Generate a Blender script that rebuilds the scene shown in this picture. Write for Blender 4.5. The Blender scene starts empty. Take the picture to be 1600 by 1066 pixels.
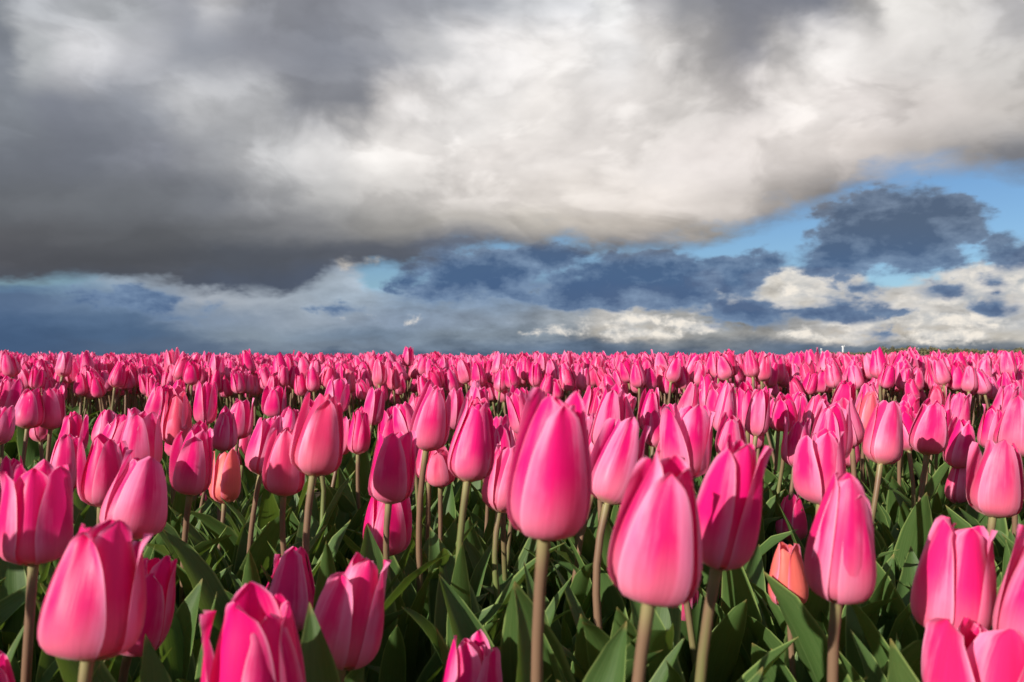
import bpy, math, random
import numpy as np
from mathutils import Vector, Matrix, Quaternion

# ------------------------------------------------------------------ camera
scene = bpy.context.scene
COL = scene.collection
CAM_H = 0.37            # camera height over the soil, metres
FPX = 1244.0            # focal length in pixels of a 1600 wide frame (28 mm)
YH = 557.0              # row of the true horizon in the photograph
cam_data = bpy.data.cameras.new('camera')
cam_data.sensor_width = 36.0
cam_data.lens = 36.0 * FPX / 1600.0
cam_data.clip_start = 0.02
cam_data.clip_end = 20000.0
cam_data.dof.use_dof = True
cam_data.dof.focus_distance = 1.15
cam_data.dof.aperture_fstop = 13.0
cam = bpy.data.objects.new('camera', cam_data)
COL.objects.link(cam)
PITCH = math.atan((YH - 533.0) / FPX)
cam.location = (0, 0, CAM_H)
cam.rotation_euler = (math.pi / 2 + PITCH, 0, 0)
scene.camera = cam

# ------------------------------------------------------------------ world: Nishita sky with broken cloud over it
SUN_AZ = math.radians(180 + 46)     # clockwise from +Y: behind the camera, to its left
SUN_EL = math.radians(22)
world = bpy.data.worlds.new('World')
scene.world = world
world.use_nodes = True
NT = world.node_tree
NT.nodes.clear()


class S:
    """a node socket with arithmetic"""
    def __init__(self, sock): self.s = sock
    def __add__(a, b): return M('ADD', a, b)
    def __radd__(a, b): return M('ADD', b, a)
    def __sub__(a, b): return M('SUBTRACT', a, b)
    def __rsub__(a, b): return M('SUBTRACT', b, a)
    def __mul__(a, b): return M('MULTIPLY', a, b)
    def __rmul__(a, b): return M('MULTIPLY', b, a)
    def __truediv__(a, b): return M('DIVIDE', a, b)


def put(sock, v):
    if isinstance(v, S): NT.links.new(v.s, sock)
    else: sock.default_value = v


def M(op, a, b=None, c=None, clamp=False):
    n = NT.nodes.new('ShaderNodeMath'); n.operation = op; n.use_clamp = clamp
    for i, v in enumerate((a, b, c)):
        if v is not None: put(n.inputs[i], v)
    return S(n.outputs[0])


def clamp01(a): return M('MULTIPLY', a, 1.0, clamp=True)


def smooth(a, lo, hi):
    n = NT.nodes.new('ShaderNodeMapRange'); n.interpolation_type = 'SMOOTHSTEP'
    put(n.inputs['Value'], a); put(n.inputs['From Min'], lo); put(n.inputs['From Max'], hi)
    return S(n.outputs['Result'])


def xyz(x, y, z):
    n = NT.nodes.new('ShaderNodeCombineXYZ')
    for i, v in enumerate((x, y, z)): put(n.inputs[i], v)
    return S(n.outputs[0])


def noise(vec, scale, detail=6.0, rough=0.55, dist=0.0):
    n = NT.nodes.new('ShaderNodeTexNoise'); n.noise_dimensions = '3D'
    put(n.inputs['Vector'], vec); n.inputs['Scale'].default_value = scale
    n.inputs['Detail'].default_value = detail; n.inputs['Roughness'].default_value = rough
    n.inputs['Distortion'].default_value = dist
    return S(n.outputs['Fac'])


def mixc(f, a, b, mode='MIX'):
    n = NT.nodes.new('ShaderNodeMix'); n.data_type = 'RGBA'; n.blend_type = mode
    put(n.inputs['Factor'], f)
    for i, v in ((6, a), (7, b)):
        if isinstance(v, S): NT.links.new(v.s, n.inputs[i])
        else: n.inputs[i].default_value = (*v, 1.0)
    return S(n.outputs[2])


def mixf(f, a, b): return a + f * (b - a)


def lin(c):
    c = c / 255.0
    return c / 12.92 if c <= 0.04045 else ((c + 0.055) / 1.055) ** 2.4


def rgb(*c): return tuple(lin(v) for v in c)


AZ_R = 0.72


def az_of(px): return math.atan((px - 800.0) / FPX)


def ramp(t, stops, ease=True):
    """stops: (pixel column of the photo, colour[, cover]) laid out by compass direction"""
    n = NT.nodes.new('ShaderNodeValToRGB'); cr = n.color_ramp
    cr.interpolation = 'EASE' if ease else 'LINEAR'
    while len(cr.elements) < len(stops): cr.elements.new(0.5)
    for e, (px, c, *al) in zip(cr.elements, stops):
        e.position = (az_of(px) + AZ_R) / (2 * AZ_R)
    for e, (px, c, *al) in zip(cr.elements, stops):
        col = rgb(*c) if isinstance(c, tuple) else (c, c, c)
        e.color = (*col, al[0] if al else 1.0)
    put(n.inputs[0], t)
    return S(n.outputs[0]), S(n.outputs[1])


geo = NT.nodes.new('ShaderNodeTexCoord')
D = S(geo.outputs['Generated'])
sp = NT.nodes.new('ShaderNodeSeparateXYZ'); put(sp.inputs[0], D)
dx, dy, dz = (S(o) for o in sp.outputs)
hyp = M('SQRT', dx * dx + dy * dy)
az = M('ARCTAN2', dx, dy)
azc = M('MAXIMUM', M('MINIMUM', az, 0.75), -0.75)
tel = dz / M('MAXIMUM', hyp * M('COSINE', azc), 0.02)      # tangent of the elevation
flat = xyz(dx * 1.0, dy * 1.0, dz * 2.2)                    # clouds near the horizon lie flat
flat3 = xyz(dx, dy, dz * 2.6)
round_ = xyz(dx, dy, dz * 1.5)

# swirling displacement of the cloud layout, coarse and fine
w1 = noise(flat, 3.2, 2.0, 0.5) - 0.5
w2 = noise(xyz(dx + 5.3, dy, dz * 2.2 + 1.7), 3.2, 2.0, 0.5) - 0.5
w3 = noise(flat, 11.0, 4.0, 0.6) - 0.5
w4 = noise(xyz(dx + 2.1, dy + 3.3, dz * 2.0), 13.0, 4.0, 0.6) - 0.5
fine = noise(flat, 24.0, 4.0, 0.58, 0.4) - 0.5
puff = noise(flat3, 17.0, 5.0, 0.6, 0.25) - 0.5
puff2 = noise(xyz(dx + 7.7, dy + 1.1, dz * 3.0), 34.0, 4.0, 0.6) - 0.5

# rounded heaps: folded noise, coarse to fine, on a swirled direction
def fold(k, ox):
    q = noise(xyz(dx + w1 * 0.10 + w3 * 0.02 + ox, dy, (dz + w2 * 0.06 + w4 * 0.015) * 1.5), k, 2.6, 0.5)
    return M('ABSOLUTE', q - 0.5) * 2.0
heaps = fold(7.0, 0.0) * 0.55 + fold(15.0, 3.1) * 0.30 + fold(33.0, 6.2) * 0.16
heaps = heaps - 0.20
tA = (az + w1 * 0.12 + w3 * 0.045 + heaps * 0.05 + AZ_R) / (2 * AZ_R)
eA = tel + w2 * 0.08 + w4 * 0.028 - heaps * 0.035


def py(y): return (YH - y) / FPX


def table(t, e, rows, soft=1.0):
    """rows from the top down: (pixel row, stops); blends ramp to ramp by elevation"""
    col = al = None
    prev = None
    for y, stops in reversed(rows):
        c, a = ramp(t, stops)
        if col is None: col, al = c, a
        else:
            f = smooth(e, py(prev), py(y))
            col = mixc(f, col, c); al = mixf(f, al, a)
        prev = y
    return col, al


deck_rows = [
    (0, [(0, (104, 109, 116)), (60, (165, 168, 172)), (150, (160, 163, 166)), (280, (140, 142, 148)), (330, (176, 176, 178)), (400, (136, 138, 144)),
         (500, (122, 124, 131)), (640, (128, 130, 136)), (740, (146, 149, 155)), (800, (185, 187, 190)), (880, (215, 216, 218)), (935, (238, 238, 236)),
         (990, (165, 164, 165)), (1060, (124, 125, 129)), (1180, (115, 117, 125)), (1290, (112, 115, 124)), (1350, (160, 158, 156)), (1390, (226, 222, 216)),
         (1480, (215, 211, 206)), (1600, (180, 178, 178))]),
    (80, [(0, (122, 127, 135)), (55, (176, 179, 181)), (115, (204, 204, 206)), (190, (166, 167, 171)), (290, (132, 135, 142)), (420, (122, 124, 131)),
          (520, (120, 123, 131)), (600, (134, 136, 142)), (690, (172, 172, 173)), (770, (226, 222, 219)), (860, (232, 227, 222)), (935, (254, 251, 248)),
          (985, (232, 227, 222)), (1050, (160, 157, 155)), (1150, (122, 122, 127)), (1225, (165, 162, 160)), (1295, (232, 227, 222)), (1390, (206, 201, 196)),
          (1600, (196, 192, 187))]),
    (160, [(0, (120, 125, 132)), (80, (113, 117, 126)), (190, (134, 138, 146)), (290, (184, 185, 187)), (390, (170, 171, 173)), (470, (124, 126, 132)),
           (560, (120, 122, 128)), (625, (200, 196, 193)), (735, (244, 239, 234)), (850, (248, 241, 234)), (930, (240, 233, 227)), (1050, (214, 208, 202)),
           (1150, (192, 186, 182)), (1250, (246, 238, 231)), (1330, (240, 231, 225)), (1450, (208, 200, 194)), (1600, (184, 178, 172))]),
    (240, [(0, (98, 102, 109)), (100, (101, 105, 113)), (220, (118, 121, 129)), (320, (147, 149, 153)), (420, (186, 186, 186)), (500, (203, 201, 199)),
           (590, (236, 231, 225)), (680, (226, 220, 214)), (800, (240, 232, 225)), (950, (234, 226, 219)), (1100, (222, 213, 207)), (1250, (219, 210, 203)),
           (1350, (200, 191, 184)), (1450, (170, 163, 157)), (1540, (126, 123, 122)), (1600, (108, 110, 116))]),
    (300, [(0, (88, 91, 95)), (150, (92, 95, 99)), (300, (106, 109, 114)), (400, (142, 143, 145)), (500, (165, 164, 162)), (620, (186, 182, 177)),
           (750, (212, 205, 198)), (900, (226, 217, 208)), (1010, (225, 215, 206)), (1100, (206, 197, 189)), (1200, (164, 157, 151)), (1280, (120, 116, 114)),
           (1360, (96, 98, 106))]),
    (348, [(0, (80, 81, 84)), (200, (80, 82, 85)), (350, (88, 90, 93)), (450, (110, 111, 113)), (600, (138, 136, 132)), (750, (164, 159, 152)),
           (850, (184, 177, 167)), (950, (196, 187, 176)), (1020, (184, 175, 165)), (1100, (128, 124, 119)), (1180, (98, 98, 104))]),
    (395, [(0, (72, 73, 77)), (200, (70, 72, 76)), (400, (71, 75, 82)), (540, (80, 84, 92)), (700, (86, 92, 104)), (860, (94, 96, 102)),
           (1000, (96, 98, 104)), (1120, (86, 92, 104))]),
    (445, [(0, (68, 72, 80)), (400, (66, 74, 88)), (1000, (78, 90, 112))]),
]
deck_col, _ = table(tA, eA, deck_rows)
# billows and wisps: light and dark within the deck
bw = NT.nodes.new('ShaderNodeRGBToBW'); put(bw.inputs[0], deck_col)
lively = smooth(S(bw.outputs[0]), 0.07, 0.42) * 0.55 + 0.45      # thin bright cloud shows its billows, the thick base is smooth
lum = noise(flat, 6.0, 4.0, 0.55, 0.4) - 0.5
crisp = smooth(noise(xyz(dx + w1 * 0.2, dy, (dz + w2 * 0.12) * 1.8), 7.5, 5.0, 0.52, 0.15), 0.46, 0.56) - 0.5
deck_gain = 1.06 + (lum * 0.50 + heaps * 0.85 + fine * 0.16 + crisp * 0.24) * lively
gain = NT.nodes.new('ShaderNodeVectorMath'); gain.operation = 'SCALE'
put(gain.inputs[0], deck_col); put(gain.inputs['Scale'], M('MAXIMUM', deck_gain, 0.4))
deck_col = S(gain.outputs[0])
roll = NT.nodes.new('ShaderNodeVectorMath'); roll.operation = 'MULTIPLY_ADD'      # gentle shoulder for the brightest cloud
put(roll.inputs[0], deck_col); roll.inputs[1].default_value = (0.26, 0.26, 0.26); roll.inputs[2].default_value = (0.770, 0.772, 0.765)
div = NT.nodes.new('ShaderNodeVectorMath'); div.operation = 'DIVIDE'
put(div.inputs[0], deck_col); NT.links.new(roll.outputs[0], div.inputs[1])
deck_col = mixc(1.0, S(div.outputs[0]), (0.006, 0.0075, 0.011), 'ADD')

edge, _ = ramp((az + w3 * 0.05 + AZ_R) / (2 * AZ_R), [(x, py(y)) for x, y in (
    (0, 448), (110, 442), (240, 436), (330, 446), (430, 458), (480, 446), (535, 420), (580, 412), (640, 424), (700, 408), (800, 384), (880, 378),
    (950, 396), (1010, 400), (1070, 388), (1120, 368), (1200, 346), (1290, 318), (1350, 292), (1430, 270), (1500, 262), (1600, 268))], ease=False)
# the ragged underside: crisper to the left, soft to the right
rag = w2 * 0.030 + w4 * 0.036 + puff * 0.040 + puff2 * 0.010
soft = smooth(az, -0.35, 0.35) * 0.010 + smooth(w3, -0.1, 0.15) * 0.014
deck_cov = smooth((tel + rag - edge + 0.008) / (soft + 0.010), -0.4, 1.3)

# the open sky under the deck: blue with far pale cloud, slate rain at the horizon
tB = (az + w3 * 0.05 + puff * 0.05 + AZ_R) / (2 * AZ_R)
eB = tel + puff * 0.030 + w4 * 0.012
SL = (76, 98, 128)
back_rows = [
    (330, [(0, (140, 160, 180), 0.0), (1600, (150, 170, 190), 0.0)]),
    (405, [(0, (140, 160, 180), 0.2), (470, (150, 165, 185), 0.5), (545, (168, 180, 196), 0.9), (585, (150, 175, 195), 0.2), (640, (140, 165, 190), 0.1), (1120, (190, 200, 205), 0.0),
           (1220, (225, 222, 215), 0.1), (1500, (200, 200, 200), 0.0), (1600, (215, 212, 208), 0.5)]),
    (435, [(0, (110, 150, 180), 0.2), (110, (140, 175, 200), 0.3), (190, (165, 182, 198), 0.8), (280, (160, 170, 182), 0.9), (480, (160, 172, 184), 1.0), (560, (172, 186, 200), 0.6),
           (600, (150, 190, 215), 0.05), (650, (150, 170, 190), 0.2), (800, (110, 140, 175), 0.5), (1090, (160, 180, 200), 0.3), (1115, (228, 226, 220), 0.9), (1160, (190, 200, 208), 0.2),
           (1215, (236, 230, 220), 1.0), (1300, (226, 220, 212), 0.9), (1380, (190, 195, 198), 0.1), (1450, (205, 205, 202), 0.4), (1530, (222, 216, 208), 1.0), (1600, (208, 205, 200), 1.0)]),
    (468, [(0, (88, 110, 140), 1.0), (200, (108, 130, 156), 1.0), (330, (164, 172, 182), 1.0), (560, (160, 175, 190), 1.0), (640, (140, 160, 182), 1.0), (800, (130, 150, 174), 1.0),
           (900, (150, 160, 172), 1.0), (1010, (214, 210, 203), 1.0), (1090, (150, 162, 176), 1.0), (1190, (220, 215, 206), 1.0), (1330, (210, 206, 200), 1.0), (1460, (208, 204, 198), 1.0), (1600, (206, 202, 197), 1.0)]),
    (500, [(0, (74, 98, 130), 1.0), (180, (88, 112, 142), 1.0), (330, (130, 146, 166), 1.0), (480, (146, 158, 172), 1.0), (640, (132, 148, 168), 1.0), (780, (134, 148, 164), 1.0),
           (880, (152, 160, 168), 1.0), (960, (190, 187, 182), 1.0), (1060, (176, 176, 174), 1.0), (1150, (140, 150, 162), 1.0), (1300, (182, 180, 178), 1.0), (1450, (192, 189, 184), 1.0), (1600, (176, 177, 178), 1.0)]),
    (524, [(0, (68, 92, 124), 1.0), (200, (78, 102, 132), 1.0), (400, (132, 146, 160), 1.0), (560, (118, 136, 156), 1.0), (720, (128, 142, 156), 1.0), (880, (126, 138, 150), 1.0),
           (945, (188, 182, 172), 1.0), (1010, (190, 184, 174), 1.0), (1100, (150, 152, 152), 1.0), (1250, (168, 166, 162), 1.0), (1350, (206, 196, 182), 1.0), (1440, (186, 180, 170), 1.0), (1500, (196, 188, 176), 1.0), (1600, (186, 182, 174), 1.0)]),
    (542, [(0, (66, 90, 122), 1.0), (300, (90, 108, 132), 1.0), (420, (120, 134, 150), 1.0), (700, (112, 128, 146), 1.0), (900, (96, 114, 136), 1.0), (1100, (124, 132, 140), 1.0),
           (1250, (96, 112, 132), 1.0), (1420, (112, 124, 136), 1.0), (1600, (126, 134, 142), 1.0)]),
    (556, [(0, (66, 88, 118), 1.0), (400, (84, 102, 126), 1.0), (900, (86, 104, 128), 1.0), (1600, (92, 108, 128), 1.0)]),
]
back_col, back_cov = table(tB, eB, back_rows)
bgain = NT.nodes.new('ShaderNodeVectorMath'); bgain.operation = 'SCALE'
put(bgain.inputs[0], back_col); put(bgain.inputs['Scale'], 1.0 + (puff * 1.1 + puff2 * 0.6) * smooth(az, -0.45, 0.1) + puff * 0.25)
back_col = S(bgain.outputs[0])
back_cov = smooth(back_cov + puff * 0.7 + puff2 * 0.3, 0.28, 0.62)

nish = NT.nodes.new('ShaderNodeTexSky'); nish.sky_type = 'NISHITA'
nish.sun_disc = False
nish.sun_elevation = SUN_EL; nish.sun_rotation = SUN_AZ
nish.air_density = 1.0; nish.dust_density = 0.25; nish.ozone_density = 3.0
blue = NT.nodes.new('ShaderNodeVectorMath'); blue.operation = 'SCALE'
NT.links.new(nish.outputs[0], blue.inputs[0]); blue.inputs['Scale'].default_value = 0.085
blue = mixc(1.0, S(blue.outputs[0]), (0.80, 0.95, 1.10), 'MULTIPLY')

# small slate-blue cumulus floating before the pale bank: (column, row, half width, half height)
CUMULUS = [(745, 425, 105, 36), (850, 400, 60, 26), (690, 455, 55, 22), (965, 440, 115, 36), (1050, 455, 70, 32), (930, 462, 120, 22), (1030, 422, 95, 20), (1160, 445, 45, 24),
           (1205, 408, 34, 15), (1140, 414, 30, 9), (1072, 412, 18, 12), (1320, 398, 82, 32), (1350, 350, 58, 36), (1425, 350, 78, 60), (1505, 358, 38, 30), (1460, 395, 50, 26), (1585, 395, 40, 26),
           (1330, 478, 50, 16), (1300, 488, 90, 13), (1170, 490, 70, 22), (1462, 454, 36, 13), (1556, 438, 15, 7), (1550, 478, 40, 14), (1375, 525, 22, 8), (1350, 450, 34, 12),
           (215, 470, 58, 19), (140, 462, 44, 11), (327, 483, 24, 12), (275, 495, 26, 5), (318, 495, 14, 6), (530, 482, 36, 6), (1420, 415, 40, 12)]
spot = xyz(az + w3 * 0.050, tel + w4 * 0.030, 0.0)


def islands(items, grow=1.0):
    """signed distance (in units of 40 photo pixels) to the nearest of several oval cloud cores"""
    best = None
    for cx, cy, rx, ry in items:
        ca = az_of(cx); k = FPX / rx / math.cos(ca) ** 2; q = FPX / ry
        n = NT.nodes.new('ShaderNodeVectorMath'); n.operation = 'MULTIPLY_ADD'
        put(n.inputs[0], spot); n.inputs[1].default_value = (k, q, 0); n.inputs[2].default_value = (-ca * k, -py(cy) * q, 0)
        m = NT.nodes.new('ShaderNodeVectorMath'); m.operation = 'LENGTH'
        NT.links.new(n.outputs[0], m.inputs[0])
        v = M('MULTIPLY_ADD', S(m.outputs['Value']), -math.sqrt(rx * ry) / 40.0, math.sqrt(rx * ry) / 40.0 * grow)
        best = v if best is None else M('SMOOTH_MAX', best, v, 0.25)
    return best


bil = noise(round_, 40.0, 5.0, 0.62, 0.2) - 0.5
body = islands(CUMULUS, 1.18)
cum = body + puff * 1.9 + bil * 1.15 + 0.26
cum_cov = smooth(cum / (0.34 + smooth(w4, -0.15, 0.2) * 0.9), 0.0, 1.0) * smooth(body, -0.75, -0.35)
tone = clamp01(0.10 + puff * 1.3 + bil * 0.9 + cum * 0.62)
cum_col = mixc(tone, rgb(124, 148, 178), rgb(70, 96, 133))
cum_col = mixc(smooth(tel, py(440), py(330)), cum_col, mixc(tone, rgb(126, 142, 164), rgb(82, 97, 120)))
# sunlit white heaps low in the gap
PUFFS = [(1250, 447, 60, 26), (1210, 474, 60, 16), (1160, 470, 30, 14), (1300, 462, 40, 20), (1010, 466, 18, 13), (1102, 440, 26, 13), (955, 519, 80, 14), (1062, 508, 66, 20), (1000, 500, 90, 14),
         (1120, 480, 40, 12), (1480, 462, 80, 26), (1545, 440, 66, 32), (1600, 430, 40, 40), (1500, 500, 110, 16), (1360, 524, 62, 11), (1480, 526, 84, 12), (1255, 522, 60, 8), (1370, 480, 60, 14), (1330, 505, 90, 8),
         (548, 408, 40, 12), (572, 494, 12, 4), (622, 497, 12, 4), (905, 508, 18, 10), (860, 518, 34, 8)]
wb = islands(PUFFS, 1.0)
wp = wb + puff * 2.2 + bil * 2.4
puff_cov = smooth(wp, -0.1, 0.7) * smooth(wb, -0.8, -0.35)
lit = clamp01(0.42 + bil * 2.6 + puff2 * 1.2 + wp * 0.30)
puff_col = mixc(lit, rgb(164, 172, 180), rgb(246, 238, 226))

# elsewhere the same broken cloud goes on round the sky
gen = noise(flat, 2.6, 5.0, 0.58, 0.3)
gen_cov = smooth(gen, 0.40, 0.56)
gen_l = smooth(noise(flat, 3.7, 5.0, 0.6, 0.4), 0.34, 0.68)
gen_col = mixc(gen_l, rgb(116, 120, 128), rgb(226, 222, 218))
gen_sky = mixc(gen_cov, blue, gen_col)

sky = mixc(back_cov, blue, back_col)
sky = mixc(puff_cov * 0.95, sky, puff_col)
sky = mixc(cum_cov * 0.96, sky, cum_col)
sky = mixc(deck_cov, sky, deck_col)
away = M('MAXIMUM', smooth(M('ABSOLUTE', az), 0.68, 1.1), smooth(tel, 0.47, 0.8))
sky = mixc(away, sky, gen_sky)
bg = NT.nodes.new('ShaderNodeBackground'); bg.inputs['Strength'].default_value = 0.785
put(bg.inputs['Color'], sky)
out = NT.nodes.new('ShaderNodeOutputWorld')
NT.links.new(bg.outputs[0], out.inputs['Surface'])
world.cycles.sampling_method = 'MANUAL'
world.cycles.sample_map_resolution = 256

# ------------------------------------------------------------------ sun and exposure
sun_data = bpy.data.lights.new('sun', 'SUN')
sun_data.energy = 5.0
sun_data.angle = math.radians(0.55)
sun_data.color = (1.0, 0.92, 0.81)
sun = bpy.data.objects.new('sun', sun_data)
COL.objects.link(sun)
to_sun = Vector((math.sin(SUN_AZ) * math.cos(SUN_EL), math.cos(SUN_AZ) * math.cos(SUN_EL), math.sin(SUN_EL)))
sun.rotation_euler = to_sun.to_track_quat('Z', 'Y').to_euler()
scene.view_settings.view_transform = 'Standard'
scene.view_settings.look = 'None'
scene.view_settings.exposure = 0.35
scene.view_settings.gamma = 1.0
scene.view_settings.use_curve_mapping = False
scene.cycles.use_denoising = True
scene.cycles.use_adaptive_sampling = True
scene.cycles.adaptive_threshold = 0.02
scene.cycles.max_bounces = 6
scene.cycles.diffuse_bounces = 2
scene.cycles.glossy_bounces = 2
scene.cycles.transmission_bounces = 4
scene.cycles.transparent_max_bounces = 4
scene.render.film_transparent = False

# ------------------------------------------------------------------ materials
def new_mat(name):
    global NT
    m = bpy.data.materials.new(name); m.use_nodes = True
    NT = m.node_tree; NT.nodes.clear()
    return m


def finish(m, surf):
    o = NT.nodes.new('ShaderNodeOutputMaterial')
    NT.links.new(surf.s, o.inputs['Surface'])
    return m


def principled(col, rough=0.5, spec=0.5, normal=None, **kw):
    n = NT.nodes.new('ShaderNodeBsdfPrincipled')
    if isinstance(col, S): NT.links.new(col.s, n.inputs['Base Color'])
    else: n.inputs['Base Color'].default_value = (*col, 1)
    put(n.inputs['Roughness'], rough); put(n.inputs['Specular IOR Level'], spec)
    if normal is not None: NT.links.new(normal.s, n.inputs['Normal'])
    for k, v in kw.items(): put(n.inputs[k], v)
    return S(n.outputs[0])


def translucent(col):
    n = NT.nodes.new('ShaderNodeBsdfTranslucent')
    if isinstance(col, S): NT.links.new(col.s, n.inputs['Color'])
    else: n.inputs['Color'].default_value = (*col, 1)
    return S(n.outputs[0])


def mixs(f, a, b):
    n = NT.nodes.new('ShaderNodeMixShader'); put(n.inputs[0], f)
    NT.links.new(a.s, n.inputs[1]); NT.links.new(b.s, n.inputs[2])
    return S(n.outputs[0])


def bump(h, strength, dist):
    n = NT.nodes.new('ShaderNodeBump'); n.inputs['Strength'].default_value = strength; n.inputs['Distance'].default_value = dist
    NT.links.new(h.s, n.inputs['Height'])
    return S(n.outputs[0])


def prop(name):
    """a number each plant carries (custom property, or instance attribute in the far field)"""
    n = NT.nodes.new('ShaderNodeAttribute'); n.attribute_type = 'INSTANCER'; n.attribute_name = name
    return S(n.outputs['Fac'])


def uvs():
    n = NT.nodes.new('ShaderNodeUVMap'); n.uv_map = 'uv'
    s = NT.nodes.new('ShaderNodeSeparateXYZ'); NT.links.new(n.outputs[0], s.inputs[0])
    return S(s.outputs[0]), S(s.outputs[1])


# petal: deep rose flame down the middle, paler margins, salmon to cream at the foot
MAT_PETAL = new_mat('petal_rose')
u, v = uvs()
pale, warm = prop('pale'), prop('warm')
seed = prop('seed')
across = M('ABSOLUTE', u * 2.0 - 1.0)
veins = noise(xyz(u * 11.0, v * 0.9, seed * 40.0), 1.0, 4.0, 0.62) - 0.5
fibre = noise(xyz(u * 70.0, v * 2.2, seed * 40.0), 1.0, 2.0, 0.5) - 0.5
blot = noise(xyz(u * 3.0, v * 3.0, seed * 31.0), 1.0, 3.0, 0.5) - 0.5
margin = smooth(across + veins * 0.9 + blot * 1.0 + pale * 0.62 - 0.20, 0.30, 1.0)
c = mixc(margin, (0.90, 0.006, 0.215), (0.95, 0.25, 0.50))
low = smooth(v + veins * 0.16 + blot * 0.22 - pale * 0.14, 0.52, 0.08)
c = mixc(low * 0.70, c, (0.95, 0.29, 0.43))
c = mixc(warm * smooth(across + blot, 1.35, 0.45) * 0.85, c, (0.95, 0.24, 0.16))
foot = smooth(v + blot * 0.10 + veins * 0.03, 0.145, 0.0)
c = mixc(foot * 0.85, c, (0.80, 0.56, 0.30))
rim = smooth(across + veins * 0.05, 0.86, 0.99)
c = mixc(rim * 0.55, c, (0.96, 0.42, 0.62))
c = mixc(1.0, c, mixc(smooth(fibre + veins * 0.4, -0.25, 0.2), (0.93, 0.86, 0.89), (1.0, 1.0, 1.0)), 'MULTIPLY')
trans_c = mixc(0.3, c, (0.98, 0.03, 0.30))
nrm = bump(veins * 0.8 + fibre * 0.35 + blot * 0.6, 0.22, 0.0012)
finish(MAT_PETAL, mixs(0.33, principled(c, 0.42, 0.32, nrm, **{'Sheen Weight': 0.12, 'Sheen Roughness': 0.4}), translucent(trans_c)))

# leaf: dull blue-green with parallel veins and a thin pale rim, its sunlit brightness painted in
MAT_LEAF = new_mat('leaf_green')
u, v = uvs()
seed = prop('seed')
across = M('ABSOLUTE', u * 2.0 - 1.0)
par = noise(xyz(u * 34.0, v * 1.2, seed * 23.0), 1.0, 3.0, 0.6) - 0.5
patch = noise(xyz(u * 2.0, v * 5.0, seed * 17.0), 1.0, 3.0, 0.55)
c = mixc(patch, (0.034, 0.080, 0.018), (0.070, 0.135, 0.036))
c = mixc(smooth(par, -0.15, 0.25) * 0.65, c, (0.105, 0.170, 0.055))
c = mixc(smooth(across, 0.86, 0.98) * 0.8, c, (0.24, 0.33, 0.10))  # pale edge, brightened in the colour as if the sun caught it
c = mixc(smooth(v, 0.30, 0.0) * 0.6, c, (0.14, 0.21, 0.06))
c = mixc(smooth(v, 0.965, 1.0) * 0.7, c, (0.30, 0.22, 0.08))
nrm = bump(par, 0.30, 0.0010)
finish(MAT_LEAF, mixs(0.24, principled(c, 0.50, 0.24, nrm), translucent(mixc(0.6, c, (0.24, 0.38, 0.03)))))

# stem: green low down, brown-mauve above, pale green under the bloom
MAT_STEM = new_mat('stem_brown_green')
u, v = uvs()
seed = prop('seed')
st = noise(xyz(u * 8.0, v * 2.5, seed * 29.0), 1.0, 3.0, 0.5)
brown = smooth(v + (st - 0.5) * 0.5 + (seed - 0.5) * 0.9, 0.25, 0.75)
c = mixc(brown, (0.130, 0.170, 0.050), (0.185, 0.112, 0.070))
c = mixc(smooth(v, 0.93, 1.0) * 0.75, c, (0.27, 0.25, 0.11))
finish(MAT_STEM, principled(c, 0.45, 0.4))

MAT_OVARY = new_mat('flower_foot')
finish(MAT_OVARY, principled((0.52, 0.45, 0.20), 0.55, 0.3))


def obj_coord():
    n = NT.nodes.new('ShaderNodeNewGeometry')
    return S(n.outputs['Position'])


MAT_SOIL = new_mat('soil')
P = obj_coord()
n1 = noise(P, 6.0, 8.0, 0.62); n2 = noise(P, 60.0, 5.0, 0.6); n3 = noise(P, 0.05, 3.0, 0.5)
c = mixc(n1, (0.030, 0.022, 0.016), (0.085, 0.062, 0.044))
c = mixc(smooth(n2, 0.52, 0.72) * 0.6, c, (0.135, 0.100, 0.070))
c = mixc(n3 * 0.25, c, (0.06, 0.075, 0.035))
finish(MAT_SOIL, principled(c, 0.92, 0.15, bump(n1 * 0.6 + n2 * 0.5, 0.8, 0.02)))

MAT_CLOD = new_mat('dry_soil')
P = obj_coord()
n1 = noise(P, 45.0, 6.0, 0.6)
c = mixc(n1, (0.10, 0.070, 0.046), (0.27, 0.195, 0.135))
finish(MAT_CLOD, principled(c, 0.9, 0.2, bump(n1, 0.7, 0.006)))

MAT_STRAW = new_mat('straw')
P = obj_coord()
c = mixc(noise(P, 30.0, 3.0, 0.5), (0.20, 0.145, 0.075), (0.42, 0.32, 0.18))
finish(MAT_STRAW, principled(c, 0.7, 0.3))

MAT_WHITE = new_mat('turbine_white')
P = obj_coord()
c = mixc(noise(P, 0.15, 3.0, 0.5), (0.72, 0.74, 0.76), (0.80, 0.81, 0.82))
finish(MAT_WHITE, principled(c, 0.45, 0.4))

MAT_WOOD = new_mat('far_foliage')
P = obj_coord()
c = mixc(noise(P, 0.12, 4.0, 0.6), (0.110, 0.105, 0.060), (0.190, 0.165, 0.085))
finish(MAT_WOOD, principled(c, 0.8, 0.1))


# ------------------------------------------------------------------ mesh helpers
def grid_faces(nu, nv, off=0, wrap=False):
    f = []
    for j in range(nv - 1):
        for i in range(nu if wrap else nu - 1):
            a = off + j * nu + i; b = off + j * nu + (i + 1) % nu
            f.append((a, b, b + nu, a + nu))
    return f


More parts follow.
